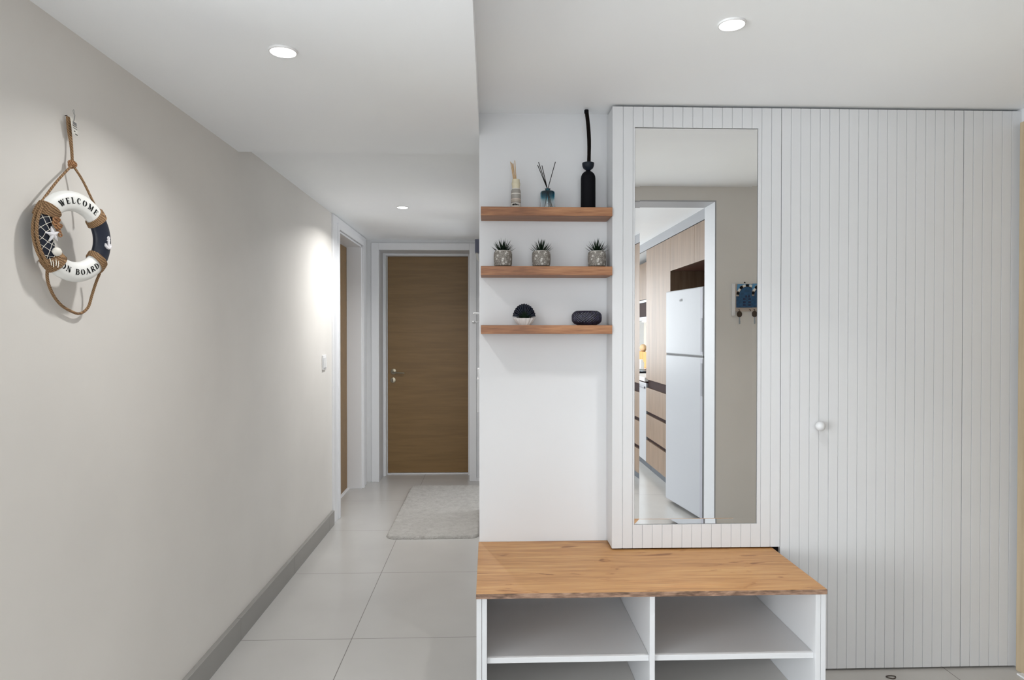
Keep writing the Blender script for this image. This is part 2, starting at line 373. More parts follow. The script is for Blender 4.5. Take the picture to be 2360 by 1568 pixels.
# kitchen walls
struct('wall_kitchen', MB().box(2.14, 2.34, YK-.2, YW2, 0, H0), 'splash', 'pale kitchen wall behind the cabinets seen in the mirror', 'wall')
mb = MB().box(-5.2, -.95, YK-.2, YK, 0, H0).box(1.25, 2.14, YK-.2, YK, 0, H0).box(-.95, 1.25, YK-.2, YK, 0, .8).box(-.95, 1.25, YK-.2, YK, 2.1, H0)
struct('wall_window', mb, 'white_wall')
wf = MB().box(-.95, -.90, YK-.12, YK-.06, .8, 2.1).box(1.20, 1.25, YK-.12, YK-.06, .8, 2.1).box(-.9, 1.2, YK-.12, YK-.06, .8, .85).box(-.9, 1.2, YK-.12, YK-.06, 2.05, 2.1).box(.12, .18, YK-.12, YK-.06, .85, 2.05)
w1 = struct('window_1', wf, 'plastic')
MB().box(-.9, 1.2, YK-.17, YK-.165, .85, 2.05).build('window_pane', 'glassclear', w1)
# skirting tiles of the left wall, cut at the tile joints
mb = MB(); ys = [1.31, 2.11, 2.91, 3.71, 4.51, 4.66]
for a, b in zip(ys[:-1], ys[1:]): mb.box(XL, -1.070, a+.0012, b-.0012, 0, .098)
struct('baseboard_left', mb, 'shaded_base_tile', 'grey tile skirting along the foot of the beige wall', 'baseboard', bevel=.0015)
struct('baseboard_back', MB().box(BX1+.004, XC, YB-.012, YB, 0, .035), 'trim')

# ---- left door (door_1): casing, reveal, leaf
def frame_boxes(mb, y0, y1, xa, xb, w, h, top):
    mb.box(xa, xb, y0-w, y0, 0, top); mb.box(xa, xb, y1, y1+w, 0, top); mb.box(xa, xb, y0, y1, h, top)
leaf = struct('door_1', MB().box(-1.25, -1.21, D1a-.03, D1b+.03, .008, 2.058), 'door_wood', 'olive brown door leaf set deep in the left wall', 'door')
c = MB(); frame_boxes(c, D1a, D1b, XL-.002, XL+.014, .165, 2.087, H2-.004)
c.build('door_casing', 'trim', leaf, bevel=.003)
c = MB(); c.box(-1.21, XL+.006, D1a-.001, D1a+.014, 0, D1h+.004).box(-1.21, XL+.006, D1b-.014, D1b+.001, 0, D1h+.004).box(-1.21, XL+.006, D1a, D1b, D1h-.014, D1h+.004)
c.build('door_jamb', 'trim', leaf, bevel=.002)
c = MB(); frame_boxes(c, D1a+.0, D1b-.0, XL+.010, XL+.024, .045, 2.075, 2.115); c.build('door_stop', 'trim', leaf, bevel=.003)
MB().box(-1.212, -1.19, D1a, D1b, 0, .007).build('threshold', 'trim', leaf)
# ---- end door (door_2)
leaf = struct('door_2', MB().box(-.957, -.190, 6.324, 6.364, .012, 2.050), 'door_wood', 'closed olive brown door at the end of the corridor', 'door')
c = MB().box(-.979, -.955, 6.24, 6.34, 0, 2.071).box(-.192, -.172, 6.24, 6.34, 0, 2.071).box(-.955, -.192, 6.24, 6.34, 2.051, 2.071)
c.box(-.979, -.962, 6.225, 6.24, 0, 2.071).box(-.955, -.950, 6.30, 6.324, 0, 2.051)
c.build('door_frame', 'trim', leaf, bevel=.002)
c = MB().box(-1.045, BX0+.001, YB-.014, YB+.01, 0, 2.135).box(BX1-.0, BX1+.062, YB-.014, YB+.01, 0, 2.135).box(BX0, BX1, YB-.014, YB+.01, BH, 2.135)
c.build('door_casing', 'trim', leaf, bevel=.003)
MB().box(-.955, -.192, 6.30, 6.36, 0, .009).build('threshold', 'trim', leaf)
hd = MB().lathe([(.026, 0), (.026, .008), (.022, .010)], (-.897, 6.324, .968), 24, 'Y').build('door_handle', 'metal', leaf, True)
for v in hd.data.vertices: v.co.y = 6.324-(v.co.y-6.324)
MB().tube([(-.897, 6.320, .966), (-.897, 6.282, .962), (-.888, 6.276, .960), (-.79, 6.276, .956)], .0075, 10).build('lever', 'metal', hd, True)
lk = MB().lathe([(.025, 0), (.025, .007), (.020, .009)], (-.902, 6.324, .886), 24, 'Y').build('lock_rose', 'metal', leaf, True)
for v in lk.data.vertices: v.co.y = 6.324-(v.co.y-6.324)
MB().box(-.9045, -.8995, 6.3135, 6.3155, .872, .898).build('keyhole', 'channel', lk)
# ---- entrance door (door_3)
leaf = struct('door_3', MB().box(XR+.012, XR+.055, E0+.06, E1-.06, .01, 2.09), 'entrance_wood', 'pale wooden entrance door at the right edge of the hall', 'door')
c = MB().box(XR-.022, XR+.06, E0, E0+.062, 0, EH+.004).box(XR-.022, XR+.06, E1-.062, E1+.004, .0, EH+.004).box(XR-.022, XR+.06, E0+.062, E1-.062, 2.09, EH+.004)
c.build('door_frame', 'entrance_wood', leaf, bevel=.002)
MB().tube([(XR+.012, 1.62, 1.0), (XR-.04, 1.62, 1.0), (XR-.045, 1.63, 1.0), (XR-.045, 1.74, 1.0)], .008, 8).build('door_handle', 'chrome', leaf, True)
MB().box(XR-.045, XR-.022, E0, E1-.03, 0, .006).build('threshold', 'trim', leaf)

# ------------------------------------------------------------------ closet with grooved panels
P1, P2 = .0388, .0383
def grooved(mb, x0, x1, z0, z1, grooves, yf=YC, depth=.018, gw=.0026, gd=.0028):
    prof = [(x0, yf)]
    for g in sorted(grooves):
        if x0+.004 < g < x1-.004: prof += [(g-gw/2, yf), (g-gw/6, yf+gd), (g+gw/6, yf+gd), (g+gw/2, yf)]
    prof += [(x1, yf), (x1, yf+depth), (x0, yf+depth)]
    n = len(prof); vs = [(x, y, z0) for x, y in prof]+[(x, y, z1) for x, y in prof]
    fs = [(i, (i+1) % n, n+(i+1) % n, n+i) for i in range(n)]
    # caps as strips so that every face stays convex
    top = prof[:n-2]; b0, b1 = n-1, n-2
    for base in (0, n):
        k = 0; poly = []
        fs.append(tuple(base+i for i in range(n)) if base else tuple(range(n-1, -1, -1)))
    return mb.add(vs, fs)
closet = thing('closet', 'tall white closet with vertical grooved fronts beside the floating shelves', 'closet', (1.29, 2.60, 0))
CX0, CX1 = .478, 2.099
ZT = 2.205
MX0, MX1, MZ0, MZ1 = .565, 1.049, .584, 2.126
G = [1.14-P1*k for k in range(0, 18)]
mb = MB()
grooved(mb, CX0, MX0, .493, ZT, G); grooved(mb, MX1, 1.1388, .493, ZT, G)
grooved(mb, MX0, MX1, .493, MZ0, G); grooved(mb, MX0, MX1, MZ1, ZT, G)
mb.build('mirror_panel', 'lacquer', closet)
mb = MB(); grooved(mb, 1.1412, 1.8660, .008, ZT, [1.14+P2*k for k in range(1, 19)])
door = mb.build('door', 'lacquer', closet)
kn = MB().sphere((1.287, YC-.024, .968), .0185, 24, 16); kn.lathe([(.008, 0), (.008, .02)], (1.287, YC-.018, .968), 16, 'Y')
kn.build('knob', 'lacquer', door, True)
mb = MB(); grooved(mb, 1.8690, CX1, .008, ZT, [1.8675+.0388*k for k in range(1, 7)]); mb.build('end_panel', 'lacquer', closet)
MB().box(CX0, CX0+.018, YC+.0195, YA-.001, .493, ZT-.001).build('side_panel', 'lacquer', closet, bevel=.001)
MB().box(CX0+.018, 1.12, YC+.0195, YC+.03, .493, ZT-.001).build('backing_board', 'dark_gap', closet)
MB().box(1.145, CX1-.003, YC+.0195, YA-.002, .0, ZT-.02).build('carcass', 'dark_gap', closet)
# recessed mirror with bevelled glass border
mir = thing('wall_mirror', 'tall frameless mirror in the grooved closet panel above the bench', 'mirror', (.807, YC+.006, MZ0))
x0, x1, z0, z1 = MX0+.0015, MX1-.0025, MZ0+.0015, MZ1-.0025; bv = .019; e = .00055; ym = YC+.0045
O_ = [(x0, ym-e, z0), (x1, ym-e, z0), (x1, ym-e, z1), (x0, ym-e, z1)]
I_ = [(x0+bv, ym, z0+bv), (x1-bv, ym, z0+bv), (x1-bv, ym, z1-bv), (x0+bv, ym, z1-bv)]
mb = MB(); mb.add(O_+I_, [(4, 5, 6, 7), (0, 1, 5, 4), (1, 2, 6, 5), (2, 3, 7, 6), (3, 0, 4, 7)])
mb.add([(p[0], ym+.005, p[2]) for p in O_]+O_, [(3, 2, 1, 0), (0, 1, 5, 4), (1, 2, 6, 5), (2, 3, 7, 6), (3, 0, 4, 7)])
mb.build('mirror_glass', 'mirror', mir)
MB().box(MX0+.0005, MX1-.0005, YC+.0105, YC+.0175, MZ0+.0005, MZ1-.0005).build('backing', 'dark_gap', mir)

# ------------------------------------------------------------------ floating shelves
for zt, lab in ((1.8145, 'top floating wood shelf carrying the three reed diffusers'), (1.5868, 'middle floating wood shelf carrying three spiky potted plants'), (1.3605, 'lowest floating wood shelf carrying the shell planter and navy pot')):
    o = MB().box(-.030, .4765, 2.558, YA-.0005, zt-.034, zt).build('floating_shelf', 'shelf_wood', None, bevel=.0012, origin=(.22, 2.62, zt-.034))
    tag(o, lab, 'shelf', 'floating wood shelves in the alcove')
S1, S2, S3 = 1.8145, 1.5868, 1.3605

# ------------------------------------------------------------------ shoe bench
bench = thing('shoe_bench', 'low white shoe bench with oak top standing under the mirror', 'bench', (.535, 2.42, 0))
BT = .4872
MB().box(-.041, 1.1125, 2.150, YA-.002, BT-.0165, BT).build('seat_top', 'bench_wood', bench, bevel=.001)
MB().box(-.0412, 1.1127, 2.1475, 2.1505, BT-.0168, BT-.0010).build('edge_band', 'bench_edge', bench)
z1 = BT-.017
MB().box(-.040, -.0232, 2.154, YA-.003, 0, z1).build('outer_side', 'lacquer', bench, bevel=.0008)
MB().box(-.0222, -.006, 2.1545, YA-.02, 0, z1).build('inner_side', 'lacquer', bench, bevel=.0008)
MB().box(.5265, .5435, 2.156, YA-.02, 0, z1).build('divider', 'lacquer', bench, bevel=.0008)
MB().box(1.0775, 1.0945, 2.1545, YA-.02, 0, z1).build('inner_side', 'lacquer', bench, bevel=.0008)
MB().box(1.0955, 1.1115, 2.154, YA-.003, 0, z1).build('outer_side', 'lacquer', bench, bevel=.0008)
MB().box(-.0055, .526, 2.166, YA-.02, .2515, .2695).build('shelf_board', 'lacquer', bench, bevel=.0008)
MB().box(.544, 1.077, 2.166, YA-.02, .2515, .2695).build('shelf_board', 'lacquer', bench, bevel=.0008)
MB().box(-.0055, .526, 2.166, YA-.02, .062, .08).build('bottom_board', 'greige_board', bench, bevel=.0008)
MB().box(.544, 1.077, 2.166, YA-.02, .062, .08).build('bottom_board', 'greige_board', bench, bevel=.0008)
MB().box(-.0222, 1.0945, YA-.02, YA-.012, 0, z1).build('back_panel', 'lacquer', bench)

# ------------------------------------------------------------------ downlights
def downlight(x, y, z, lab, power, spread=138):
    t = thing('ceiling_downlight', lab, 'ceiling light', (x, y, z-.006), group='round recessed downlights')
    MB().lathe([(.0352, 0), (.039, .0005), (.0405, .0055), (.0352, .0055)], (x, y, z-.006), 40, cap=False).build('trim_ring', 'plastic', t, True)
    MB().lathe([(.0352, .002), (.0352, .0055)], (x, y, z-.006), 40).build('lens', 'led', t)
    a = area('lamp', (0, 0, -.002), (0, 0, 0), .068, .068, power, (1, .995, .985), 'DISK', math.radians(spread), t)
    return t
downlight(-.575, 1.897, H1, 'round white downlight in the dropped ceiling, on the left', DOWN_L)
downlight(.694, 1.890, H0, 'round white downlight in the right ceiling above the bench', DOWN_R, 100)
downlight(-.567, 4.43, H2, 'small round downlight in the corridor ceiling near the brown door', DOWN_C, 150)
# kitchen ceiling panel lamp (out of view, lights the kitchen)
kl = thing('ceiling_lamp', 'square flat ceiling lamp in the kitchen', 'ceiling light', (.2, -1.2, H0-.04))
MB().box(-.1, .5, -1.5, -.9, H0-.04, H0-.001).build('lamp_housing', 'plastic', kl)
area('lamp', (0, 0, -.003), (0, 0, 0), .56, .56, KITCHEN_W, (1, .99, .97), 'RECTANGLE', PI, kl)

# ------------------------------------------------------------------ reed diffusers
# beige bottle
bx, by = .107, 2.625
d = thing('reed_diffuser', 'small beige patterned bottle with pale reeds, at the left of the top shelf', 'reed diffuser', (bx, by, S1), group='reed diffusers on the top shelf')
prof = [(.0185, 0), (.0195, .002), (.0195, .066), (.0185, .074), (.016, .080), (.0152, .083)]
MB().lathe(prof, (bx, by, S1), 32).build('bottle', 'label', d, True)
MB().lathe([(.0152, .083), (.0150, .093), (.0165, .096), (.0168, .105), (.0150, .109), (.0148, .119), (.006, .1195)], (bx, by, S1), 24).build('cap', 'cream', d, True)
mb = MB()
for i, (dx, dz) in enumerate(((-.0135, .172), (-.0095, .168), (-.005, .166), (.0005, .178), (-.011, .164))):
    mb.tube([(bx-.004+i*.0028-.002, by+.002*(i % 2), S1+.10), (bx-.008+dx+i*.001, by-.003+.002*i, S1+dz+.016)], .0016, 6)
mb.build('reeds', 'reed', d)
mb = MB()
for k in range(7):
    a = -PI/2-.65+k*.2; hgt = [.006, .0075, .0065, .008, .005, .006, .0035][k]
    c_, s_ = math.cos(a), math.sin(a); R_ = .0197
    tx, ty = -s_, c_; wd = [.0028, .0012, .0020, .0014, .0022, .001, .0016][k]
    mb.add([(bx+c_*R_+tx*q, by+s_*R_+ty*q, S1+z) for q, z in ((-wd, .0145), (wd, .0145), (wd, .0145+hgt), (-wd, .0145+hgt))], [(0, 1, 2, 3)])
mb.build('label_print', 'ink', d)
# blue glass bottle
bx = .232
d = thing('reed_diffuser', 'blue glass cylinder diffuser with thin black spread reeds on the top shelf', 'reed diffuser', (bx, by, S1), group='reed diffusers on the top shelf')
prof = [(.0005, .0), (.0255, 0), (.0285, .002), (.0290, .005), (.0290, .066), (.0275, .071), (.0245, .073), (.011, .0738), (.010, .076), (.010, .081), (.0115, .082), (.0115, .0835), (.0075, .0835), (.0075, .070), (.025, .068), (.0262, .064), (.0262, .007), (.024, .0045), (.0005, .0045)]
MB().lathe(prof, (bx, by, S1), 40, cap=False).build('bottle', 'blueglass', d, True)
mb = MB()
for (tx, tz, bx2, ty) in ((-.036, .176, .012, .0), (-.039, .166, .018, .006), (-.023, .162, .006, -.004), (.031, .179, -.012, .004)):
    mb.tube([(bx+bx2, by-ty, S1+.007), (bx+bx2*.05, by, S1+.078), (bx+tx, by+ty, S1+tz+.012)], .0014, 6)
mb.build('reeds', 'soft_black', d)
MB().lathe([(.0078, .072), (.0078, .0845), (.003, .0845)], (bx, by, S1), 20).build('stopper', 'chrome', d, True)
# black bottle
bx = .392
d = thing('reed_diffuser', 'tall matte black bottle with a long bundle of black reeds', 'reed diffuser', (bx, by, S1), group='reed diffusers on the top shelf')
prof = [(.0005, 0), (.028, 0), (.0288, .002), (.0288, .124), (.0275, .134), (.0235, .143), (.0165, .150), (.0095, .154), (.0085, .1565)]
MB().lathe(prof, (bx, by, S1), 40).build('bottle', 'black', d, True)
MB().lathe([(.0085, .1565), (.012, .160), (.019, .165), (.0228, .174), (.0238, .183), (.0232, .1865), (.021, .1875), (.0185, .184), (.0085, .172)], (bx, by, S1), 36).build('collar', 'navy_bowl', d, True)
mb = MB()
for k in range(9):
    a = 2*PI*k/9+.3; r0 = .0052 if k < 8 else 0
    pts = []
    for q in range(9):
        t = q/8; zz = .167+t*.224; xo = .002-.0095*t+.006*math.sin(PI*t)*1.0
        pts.append((bx+xo+r0*math.cos(a+t*1.2), by+.0045*math.sin(a+t*1.2)-.004*t, S1+zz))
    mb.tube(pts, .0026, 7)
mb.build('reeds', 'soft_black', d, True)
MB().lathe([(.0082, 0), (.0086, .002), (.0086, .012), (.0070, .014)], (bx-.0075, by-.004, S1+.380), 20).build('reed_band', 'black', d, True)
mb = MB().box(bx-.0225, bx-.0212, by-.006, by+.001, S1+.306, S1+.330); mb.tube([(bx-.022, by-.003, S1+.330), (bx-.020, by-.004, S1+.343), (bx-.015, by-.004, S1+.352)], .0004, 4)
mb.build('tag', 'tagpaper', d)

# ------------------------------------------------------------------ three potted succulents
def leaf_mesh(mb, base, dirv, length, w, curl, seed):
    d_ = Vector(dirv).normalized(); side = d_.cross(Vector((0, 0, 1)))
    if side.length < .05: side = Vector((1, 0, 0))
    side.normalize(); nrm = side.cross(d_).normalized(); rows = []
    for k in range(6):
        t = k/5; p = Vector(base)+d_*length*t+Vector((0, 0, 1))*curl*t*t
        ww = w*(1-t)**.75*(1 if t > 0 else .8); rows.append((p-side*ww, p-nrm*ww*.55, p+side*ww, p+nrm*ww*.35))
    vs = [v for r in rows for v in r]; fs = []
    for k in range(5):
        for i in range(4):
            j = (i+1) % 4; fs.append((k*4+i, k*4+j, (k+1)*4+j, (k+1)*4+i))
    mb.add(vs, fs)
def plant_mesh(c, seed, tall=.05):
    rnd = random.Random(seed); mb = MB(); n = 40
    for i in range(n):
        a = i*2.399+rnd.uniform(-.15, .15); t = i/n
        el = math.radians(12+70*t**1.1+rnd.uniform(-5, 5)); L_ = tall*(.72+.30*t)*rnd.uniform(.88, 1.1)
        dv = (math.cos(a)*math.cos(el), math.sin(a)*math.cos(el), math.sin(el))
        leaf_mesh(mb, (c[0]+math.cos(a)*.007*(1-t), c[1]+math.sin(a)*.007*(1-t), c[2]), dv, L_, .0042, .010*(1-t)*1.2, i)
    return mb
def potted(x, seed, lab, rot):
    y = 2.622
    t = thing('potted_succulent', lab, 'potted plant', (x, y, S2), group='spiky plants on the middle shelf')
    prof = [(.0005, 0), (.0315, 0), (.0325, .003), (.0335, .008), (.0350, .014), (.0362, .034), (.0362, .052), (.0345, .060), (.0310, .0640), (.0292, .0645), (.0280, .061), (.0285, .052), (.0005, .052)]
    MB().lathe(prof, (x, y, S2), 40, cap=False, fn=lambda a, h: 1+.012*math.sin(9*(a+rot))*(1 if .008 < h < .05 else 0)).build('pot', 'pot', t, True)
    MB().lathe([(.0005, .0522), (.0279, .0522), (.0279, .0585), (.0005, .0605)], (x, y, S2), 24).build('soil', 'soil', t)
    MB().lathe([(.0292, .0640), (.0312, .0642), (.0312, .0655), (.0292, .0655)], (x, y, S2), 40, cap=False).build('rim', 'tagpaper', t, True)
    plant_mesh((x, y, S2+.057), seed, .058).build('foliage', 'green', t)
    o = MB().lathe([(.0317, .0006), (.0330, .0006), (.0342, .0066), (.0330, .0066)], (x, y, S2), 40).build('base_ring', 'bronze', t, True)
    return t
potted(.0560, 11, 'spiky succulent in speckled pot at the left end of the middle shelf', 0)
potted(.2065, 23, 'spiky succulent in speckled pot, between the two others on the middle shelf', .4)
potted(.4270, 37, 'spiky succulent in speckled pot at the right end beside the closet', .9)

# ------------------------------------------------------------------ shell planter
x, y = .140, 2.622
t = thing('shell_planter', 'white fluted bowl with dark ribbed shell fan on the lowest shelf', 'planter', (x, y, S3))
fl = lambda a, h: .94+.12*abs(math.sin(7*a))*min(1, .35+h/.03)
MB().lathe([(.0005, 0), (.024, 0), (.027, .003), (.034, .014), (.0405, .025), (.0415, .0285), (.0385, .028), (.030, .018), (.0005, .018)], (x, y, S3), 96, cap=False, sy=.6, fn=fl).build('bowl', 'bowl_white', t, True)
MB().lathe([(.0005, .018), (.0335, .018), (.0345, .023), (.0005, .027)], (x, y, S3), 24, sy=.58).build('soil', 'soil', t)
mb = MB(); nr = 15; cz = S3+.030
def fanpt(a, r, back):
    ph = math.sin((a/PI)*nr*PI); rib = .0042*abs(ph)*min(1, r/.025)
    R_ = r*(1+.065*abs(ph)*(r/.042)**2)
    return (x-math.cos(a)*R_*1.02, y+.006+(.004 if back else -rib)+.010*(r/.045)**2, cz+math.sin(a)*R_*1.24)
na = nr*8; rs = [.004, .012, .020, .028, .036, .0425]; grid = {}
for side in (0, 1):
    for i in range(na+1):
        a = .10+(PI-.20)*i/na
        for k, r in enumerate(rs): grid[(side, i, k)] = fanpt(a, r, side)
keys = list(grid); idx = {k: i for i, k in enumerate(keys)}; fs = []
for i in range(na):
    for k in range(len(rs)-1):
        fs.append((idx[(0, i, k)], idx[(0, i+1, k)], idx[(0, i+1, k+1)], idx[(0, i, k+1)]))
        fs.append((idx[(1, i, k)], idx[(1, i, k+1)], idx[(1, i+1, k+1)], idx[(1, i+1, k)]))
    K = len(rs)-1
    fs.append((idx[(0, i, K)], idx[(0, i+1, K)], idx[(1, i+1, K)], idx[(1, i, K)])); fs.append((idx[(0, i, 0)], idx[(1, i, 0)], idx[(1, i+1, 0)], idx[(0, i+1, 0)]))
for i in (0, na):
    for k in range(len(rs)-1): fs.append((idx[(0, i, k)], idx[(0, i, k+1)], idx[(1, i, k+1)], idx[(1, i, k)]))
mb.add([grid[k] for k in keys], fs); mb.build('shell_fan', 'shell_navy', t, True)
rnd = random.Random(5); mb = MB()
for i in range(34):
    a = PI*(i+.5)/34; dv = (-math.cos(a), -.35+rnd.uniform(-.15, .1), math.sin(a)*.8+.12)
    leaf_mesh(mb, (x-math.cos(a)*.006, y-.006, S3+.024), dv, .032*rnd.uniform(.75, 1.1), .0026, .004, i)
mb.build('foliage', 'green', t)

# ------------------------------------------------------------------ woven navy pot
x, y = .3865, 2.622
rows = []
mb = MB(); nA, nZ = 132, 56; hz = .0285; prof = []
for k in range(nZ+1):
    t_ = -1+2*k/nZ; h = hz+hz*t_; r = .0585*(1-abs(t_)**3.2*.40) if t_ < 0 else .0585*(1-abs(t_)**3.6*.30)
    prof.append((r, h))
prof = [(.0005, 0)]+prof+[(.036, .0562), (.033, .050), (.0005, .048)]
def weave(a, h):
    k = h/.0046; return 1+.030*math.sin(30*a+(PI if int(k) % 2 else 0))*math.sin(PI*(k % 1))
vs_prof = []
MB2 = MB().lathe([p for p in prof], (x, y, S3), nA*2, cap=False, sy=.62, fn=weave)
o = MB2.build('woven_pot', 'navy_weave', None, True, origin=(x, y, S3))
tag(o, 'squat dark navy woven-texture pot at the right of the lowest shelf', 'pot')

# ------------------------------------------------------------------ rug
rx0, rx1, ry0, ry1, rr = -.668, -.062, 4.305, 5.76, .07
mb = MB(); NX, NY = 70, 150; vs = []; fs = []
def rnd_in(u, v):   # superellipse style rounding of the corners
    x_ = rx0+(rx1-rx0)*u; y_ = ry0+(ry1-ry0)*v
    for cx, cy, sx, sy in ((rx0+rr, ry0+rr, -1, -1), (rx1-rr, ry0+rr, 1, -1), (rx0+rr, ry1-rr, -1, 1), (rx1-rr, ry1-rr, 1, 1)):
        dx, dy = (x_-cx)*sx, (y_-cy)*sy
        if dx > 0 and dy > 0:
            m_ = max(dx, dy); l = math.hypot(dx, dy); k = m_/l; x_, y_ = cx+dx*k*sx, cy+dy*k*sy
    return x_, y_
for j in range(NY+1):
    for i in range(NX+1):
        u, v = i/NX, j/NY; x_, y_ = rnd_in(u, v); e_ = min(u*(rx1-rx0), (1-u)*(rx1-rx0), v*(ry1-ry0), (1-v)*(ry1-ry0))
        z = .010+.010*min(1, e_/.012)
        z += .0035*noise.noise((x_*55, y_*55, 0))+.0025*noise.noise((x_*140, y_*140, 3))
        if e_ == 0:
            z = .004; q = noise.noise((x_*60, y_*60, 9))*.003; x_ += q; y_ += q
        vs.append((x_, y_, z))
for j in range(NY):
    for i in range(NX):
        a = j*(NX+1)+i; fs.append((a, a+1, a+NX+2, a+NX+1))
n0 = len(vs); border = [i for i in range(NX+1)]+[j*(NX+1)+NX for j in range(1, NY+1)]+[NY*(NX+1)+i for i in range(NX-1, -1, -1)]+[j*(NX+1) for j in range(NY-1, 0, -1)]
for b in border: vs.append((vs[b][0], vs[b][1], .0005))
nb = len(border)
for k in range(nb): fs.append((border[k], n0+k, n0+(k+1) % nb, border[(k+1) % nb]))
fs.append(tuple(n0+k for k in range(nb-1, -1, -1)))
mb.add(vs, fs); o = mb.build('rug', 'rug', None, True, origin=(-.36, 5.0, 0))
tag(o, 'pale grey shaggy bath rug with rounded corners on the corridor floor', 'rug')

# ------------------------------------------------------------------ wall switch and corridor fittings
t = thing('light_switch', 'white double light switch on the beige wall beside the left door', 'light switch', (XL, 4.44, 1.137))
MB().box(XL, XL+.009, 4.398, 4.484, 1.088, 1.186).build('switch_plate', 'plastic', t, bevel=.003)
MB().box(XL+.009, XL+.014, 4.408, 4.439, 1.102, 1.172).build('rocker', 'plastic', t, bevel=.002)
MB().box(XL+.009, XL+.014, 4.443, 4.474, 1.102, 1.172).build('rocker', 'plastic', t, bevel=.002)
t = thing('wall_plaque', 'small slate blue plaque with white strings at the corridor corner', 'wall decoration', (XC, 3.5, 1.75))
MB().box(-.071, XC, 3.47, 3.53, 1.750, 1.818).build('plaque', 'slate', t, bevel=.002)
mb = MB()
for k, (dx, ln) in enumerate(((-.066, .030), (-.062, .042), (-.058, .046))):
    mb.tube([(dx, 3.49+.008*k, 1.751), (dx+.002, 3.49+.008*k, 1.751-ln*.6), (dx+.005, 3.49+.008*k, 1.751-ln)], .0011, 5)
mb.build('strings', 'cord', t)
t = thing('coat_hook', 'grey metal hook with white peg on the corridor right wall', 'hook', (XC, 4.0, 1.39))
mb = MB().box(XC-.004, XC, 3.985, 4.015, 1.37, 1.46); mb.tube([(XC-.003, 4.0, 1.396), (-.065, 4.0, 1.398), (-.080, 4.0, 1.392)], [.005, .005, .006], 10); mb.sphere((-.090, 4.0, 1.394), .009, 12, 8)
mb.build('hook', 'chrome', t, True)
MB().sphere((-.072, 4.0, 1.448), .011, 14, 8, (2.0, .9, .55)).build('peg', 'plastic', t, True)
t = thing('wall_box', 'narrow white utility box on the corridor right wall, low beside the corner', 'utility box', (XC, 4.0, .86))
MB().box(-.068, XC, 3.90, 4.1, .866, 1.062).build('housing', 'plastic', t, bevel=.002)
mb = MB().prism([(-.062, 1.064), (XC, 1.064), (XC, 1.118), (-.068, 1.118)], 'Y', 3.94, 4.06); mb.build('upper_cover', 'plastic', t, bevel=.002)
# small loop lying on the floor
pts = [(1.552+.019*math.cos(a)*.9+.004*math.sin(2*a), 2.507+.011*math.sin(a), .0022) for a in [2*PI*k/20 for k in range(20)]]
o = MB().tube(pts, .0018, 6, True).build('hair_tie', 'bronze', None, True, origin=(1.552, 2.507, 0)); tag(o, 'tiny dark loop lying on the floor before the closet', 'hair tie')

# ------------------------------------------------------------------ life ring
AL = math.radians(14)
RC = Vector((-1.040, 1.712, 1.5715))
ring = thing('life_ring', 'decorative white and navy life ring lettered WELCOME ON BOARD on beige wall', 'wall decoration', RC, 0)
# local frame: U along the wall, V up, N out of the wall
U_ = Vector((math.sin(AL), math.cos(AL), 0)); N_ = Vector((math.cos(AL), -math.sin(AL), 0)); V_ = Vector((0, 0, 1))
def RW(u, v, w): return U_*u+V_*v+N_*w
def from_world(p): return Vector(p)-RC
R0, RA, RT = .0882, .0252, .0145
def ringpt(ang, phi, extra=0):
    rho = R0+(RA+extra)*math.cos(phi); return RW(rho*math.cos(ang), rho*math.sin(ang), (RT+extra)*math.sin(phi))
def ring_section(a0, a1, name, m, n=40):
    mb = MB(); q = 24; vs = []
    for i in range(n+1):
        a = math.radians(a0+(a1-a0)*i/n)
        for k in range(q): vs.append(ringpt(a, 2*PI*k/q))
    fs = [(i*q+k, i*q+(k+1) % q, (i+1)*q+(k+1) % q, (i+1)*q+k) for i in range(n) for k in range(q)]
    fs += [tuple(range(q-1, -1, -1)), tuple(range(n*q, (n+1)*q))]
    return mb.add(vs, fs).build(name, m, ring, True, local=True)
wt = ring_section(38, 145, 'white_arc', 'ring_white'); nv = ring_section(-37, 38, 'navy_arc', 'ring_navy')
wb = ring_section(229, 323, 'white_arc', 'ring_white'); nl = ring_section(145, 229, 'navy_arc', 'ring_navy')
def band(ac, span, turns, skew=0):
    mb = MB()
    for k in range(turns):
        a = math.radians(ac+span*((k+.5)/turns-.5))
        pts = [ringpt(a+math.radians(skew)*math.cos(ph), ph, .0022) for ph in [2*PI*i/28 for i in range(28)]]
        mb.tube(pts, .0026, 7, True)
    return mb.build('rope_wrap', 'rope', ring, True, local=True)
band(38, 13, 5, 2); band(-37, 13, 5, -2); band(146, 19, 7, 4); band(230, 19, 7, -4)
# rope bundle along the outer left edge
mb = MB()
for off, rr_ in ((-.002, .0034), (.005, .0036)):
    pts = []
    for i in range(22):
        a = math.radians(149+75*i/21); rho = R0+RA+.0015-off*.35; pts.append(RW(rho*math.cos(a)*1.0, rho*math.sin(a), .006+off*1.2))
    mb.tube(pts, rr_, 8)
mb.build('side_rope', 'rope', ring, True, local=True)
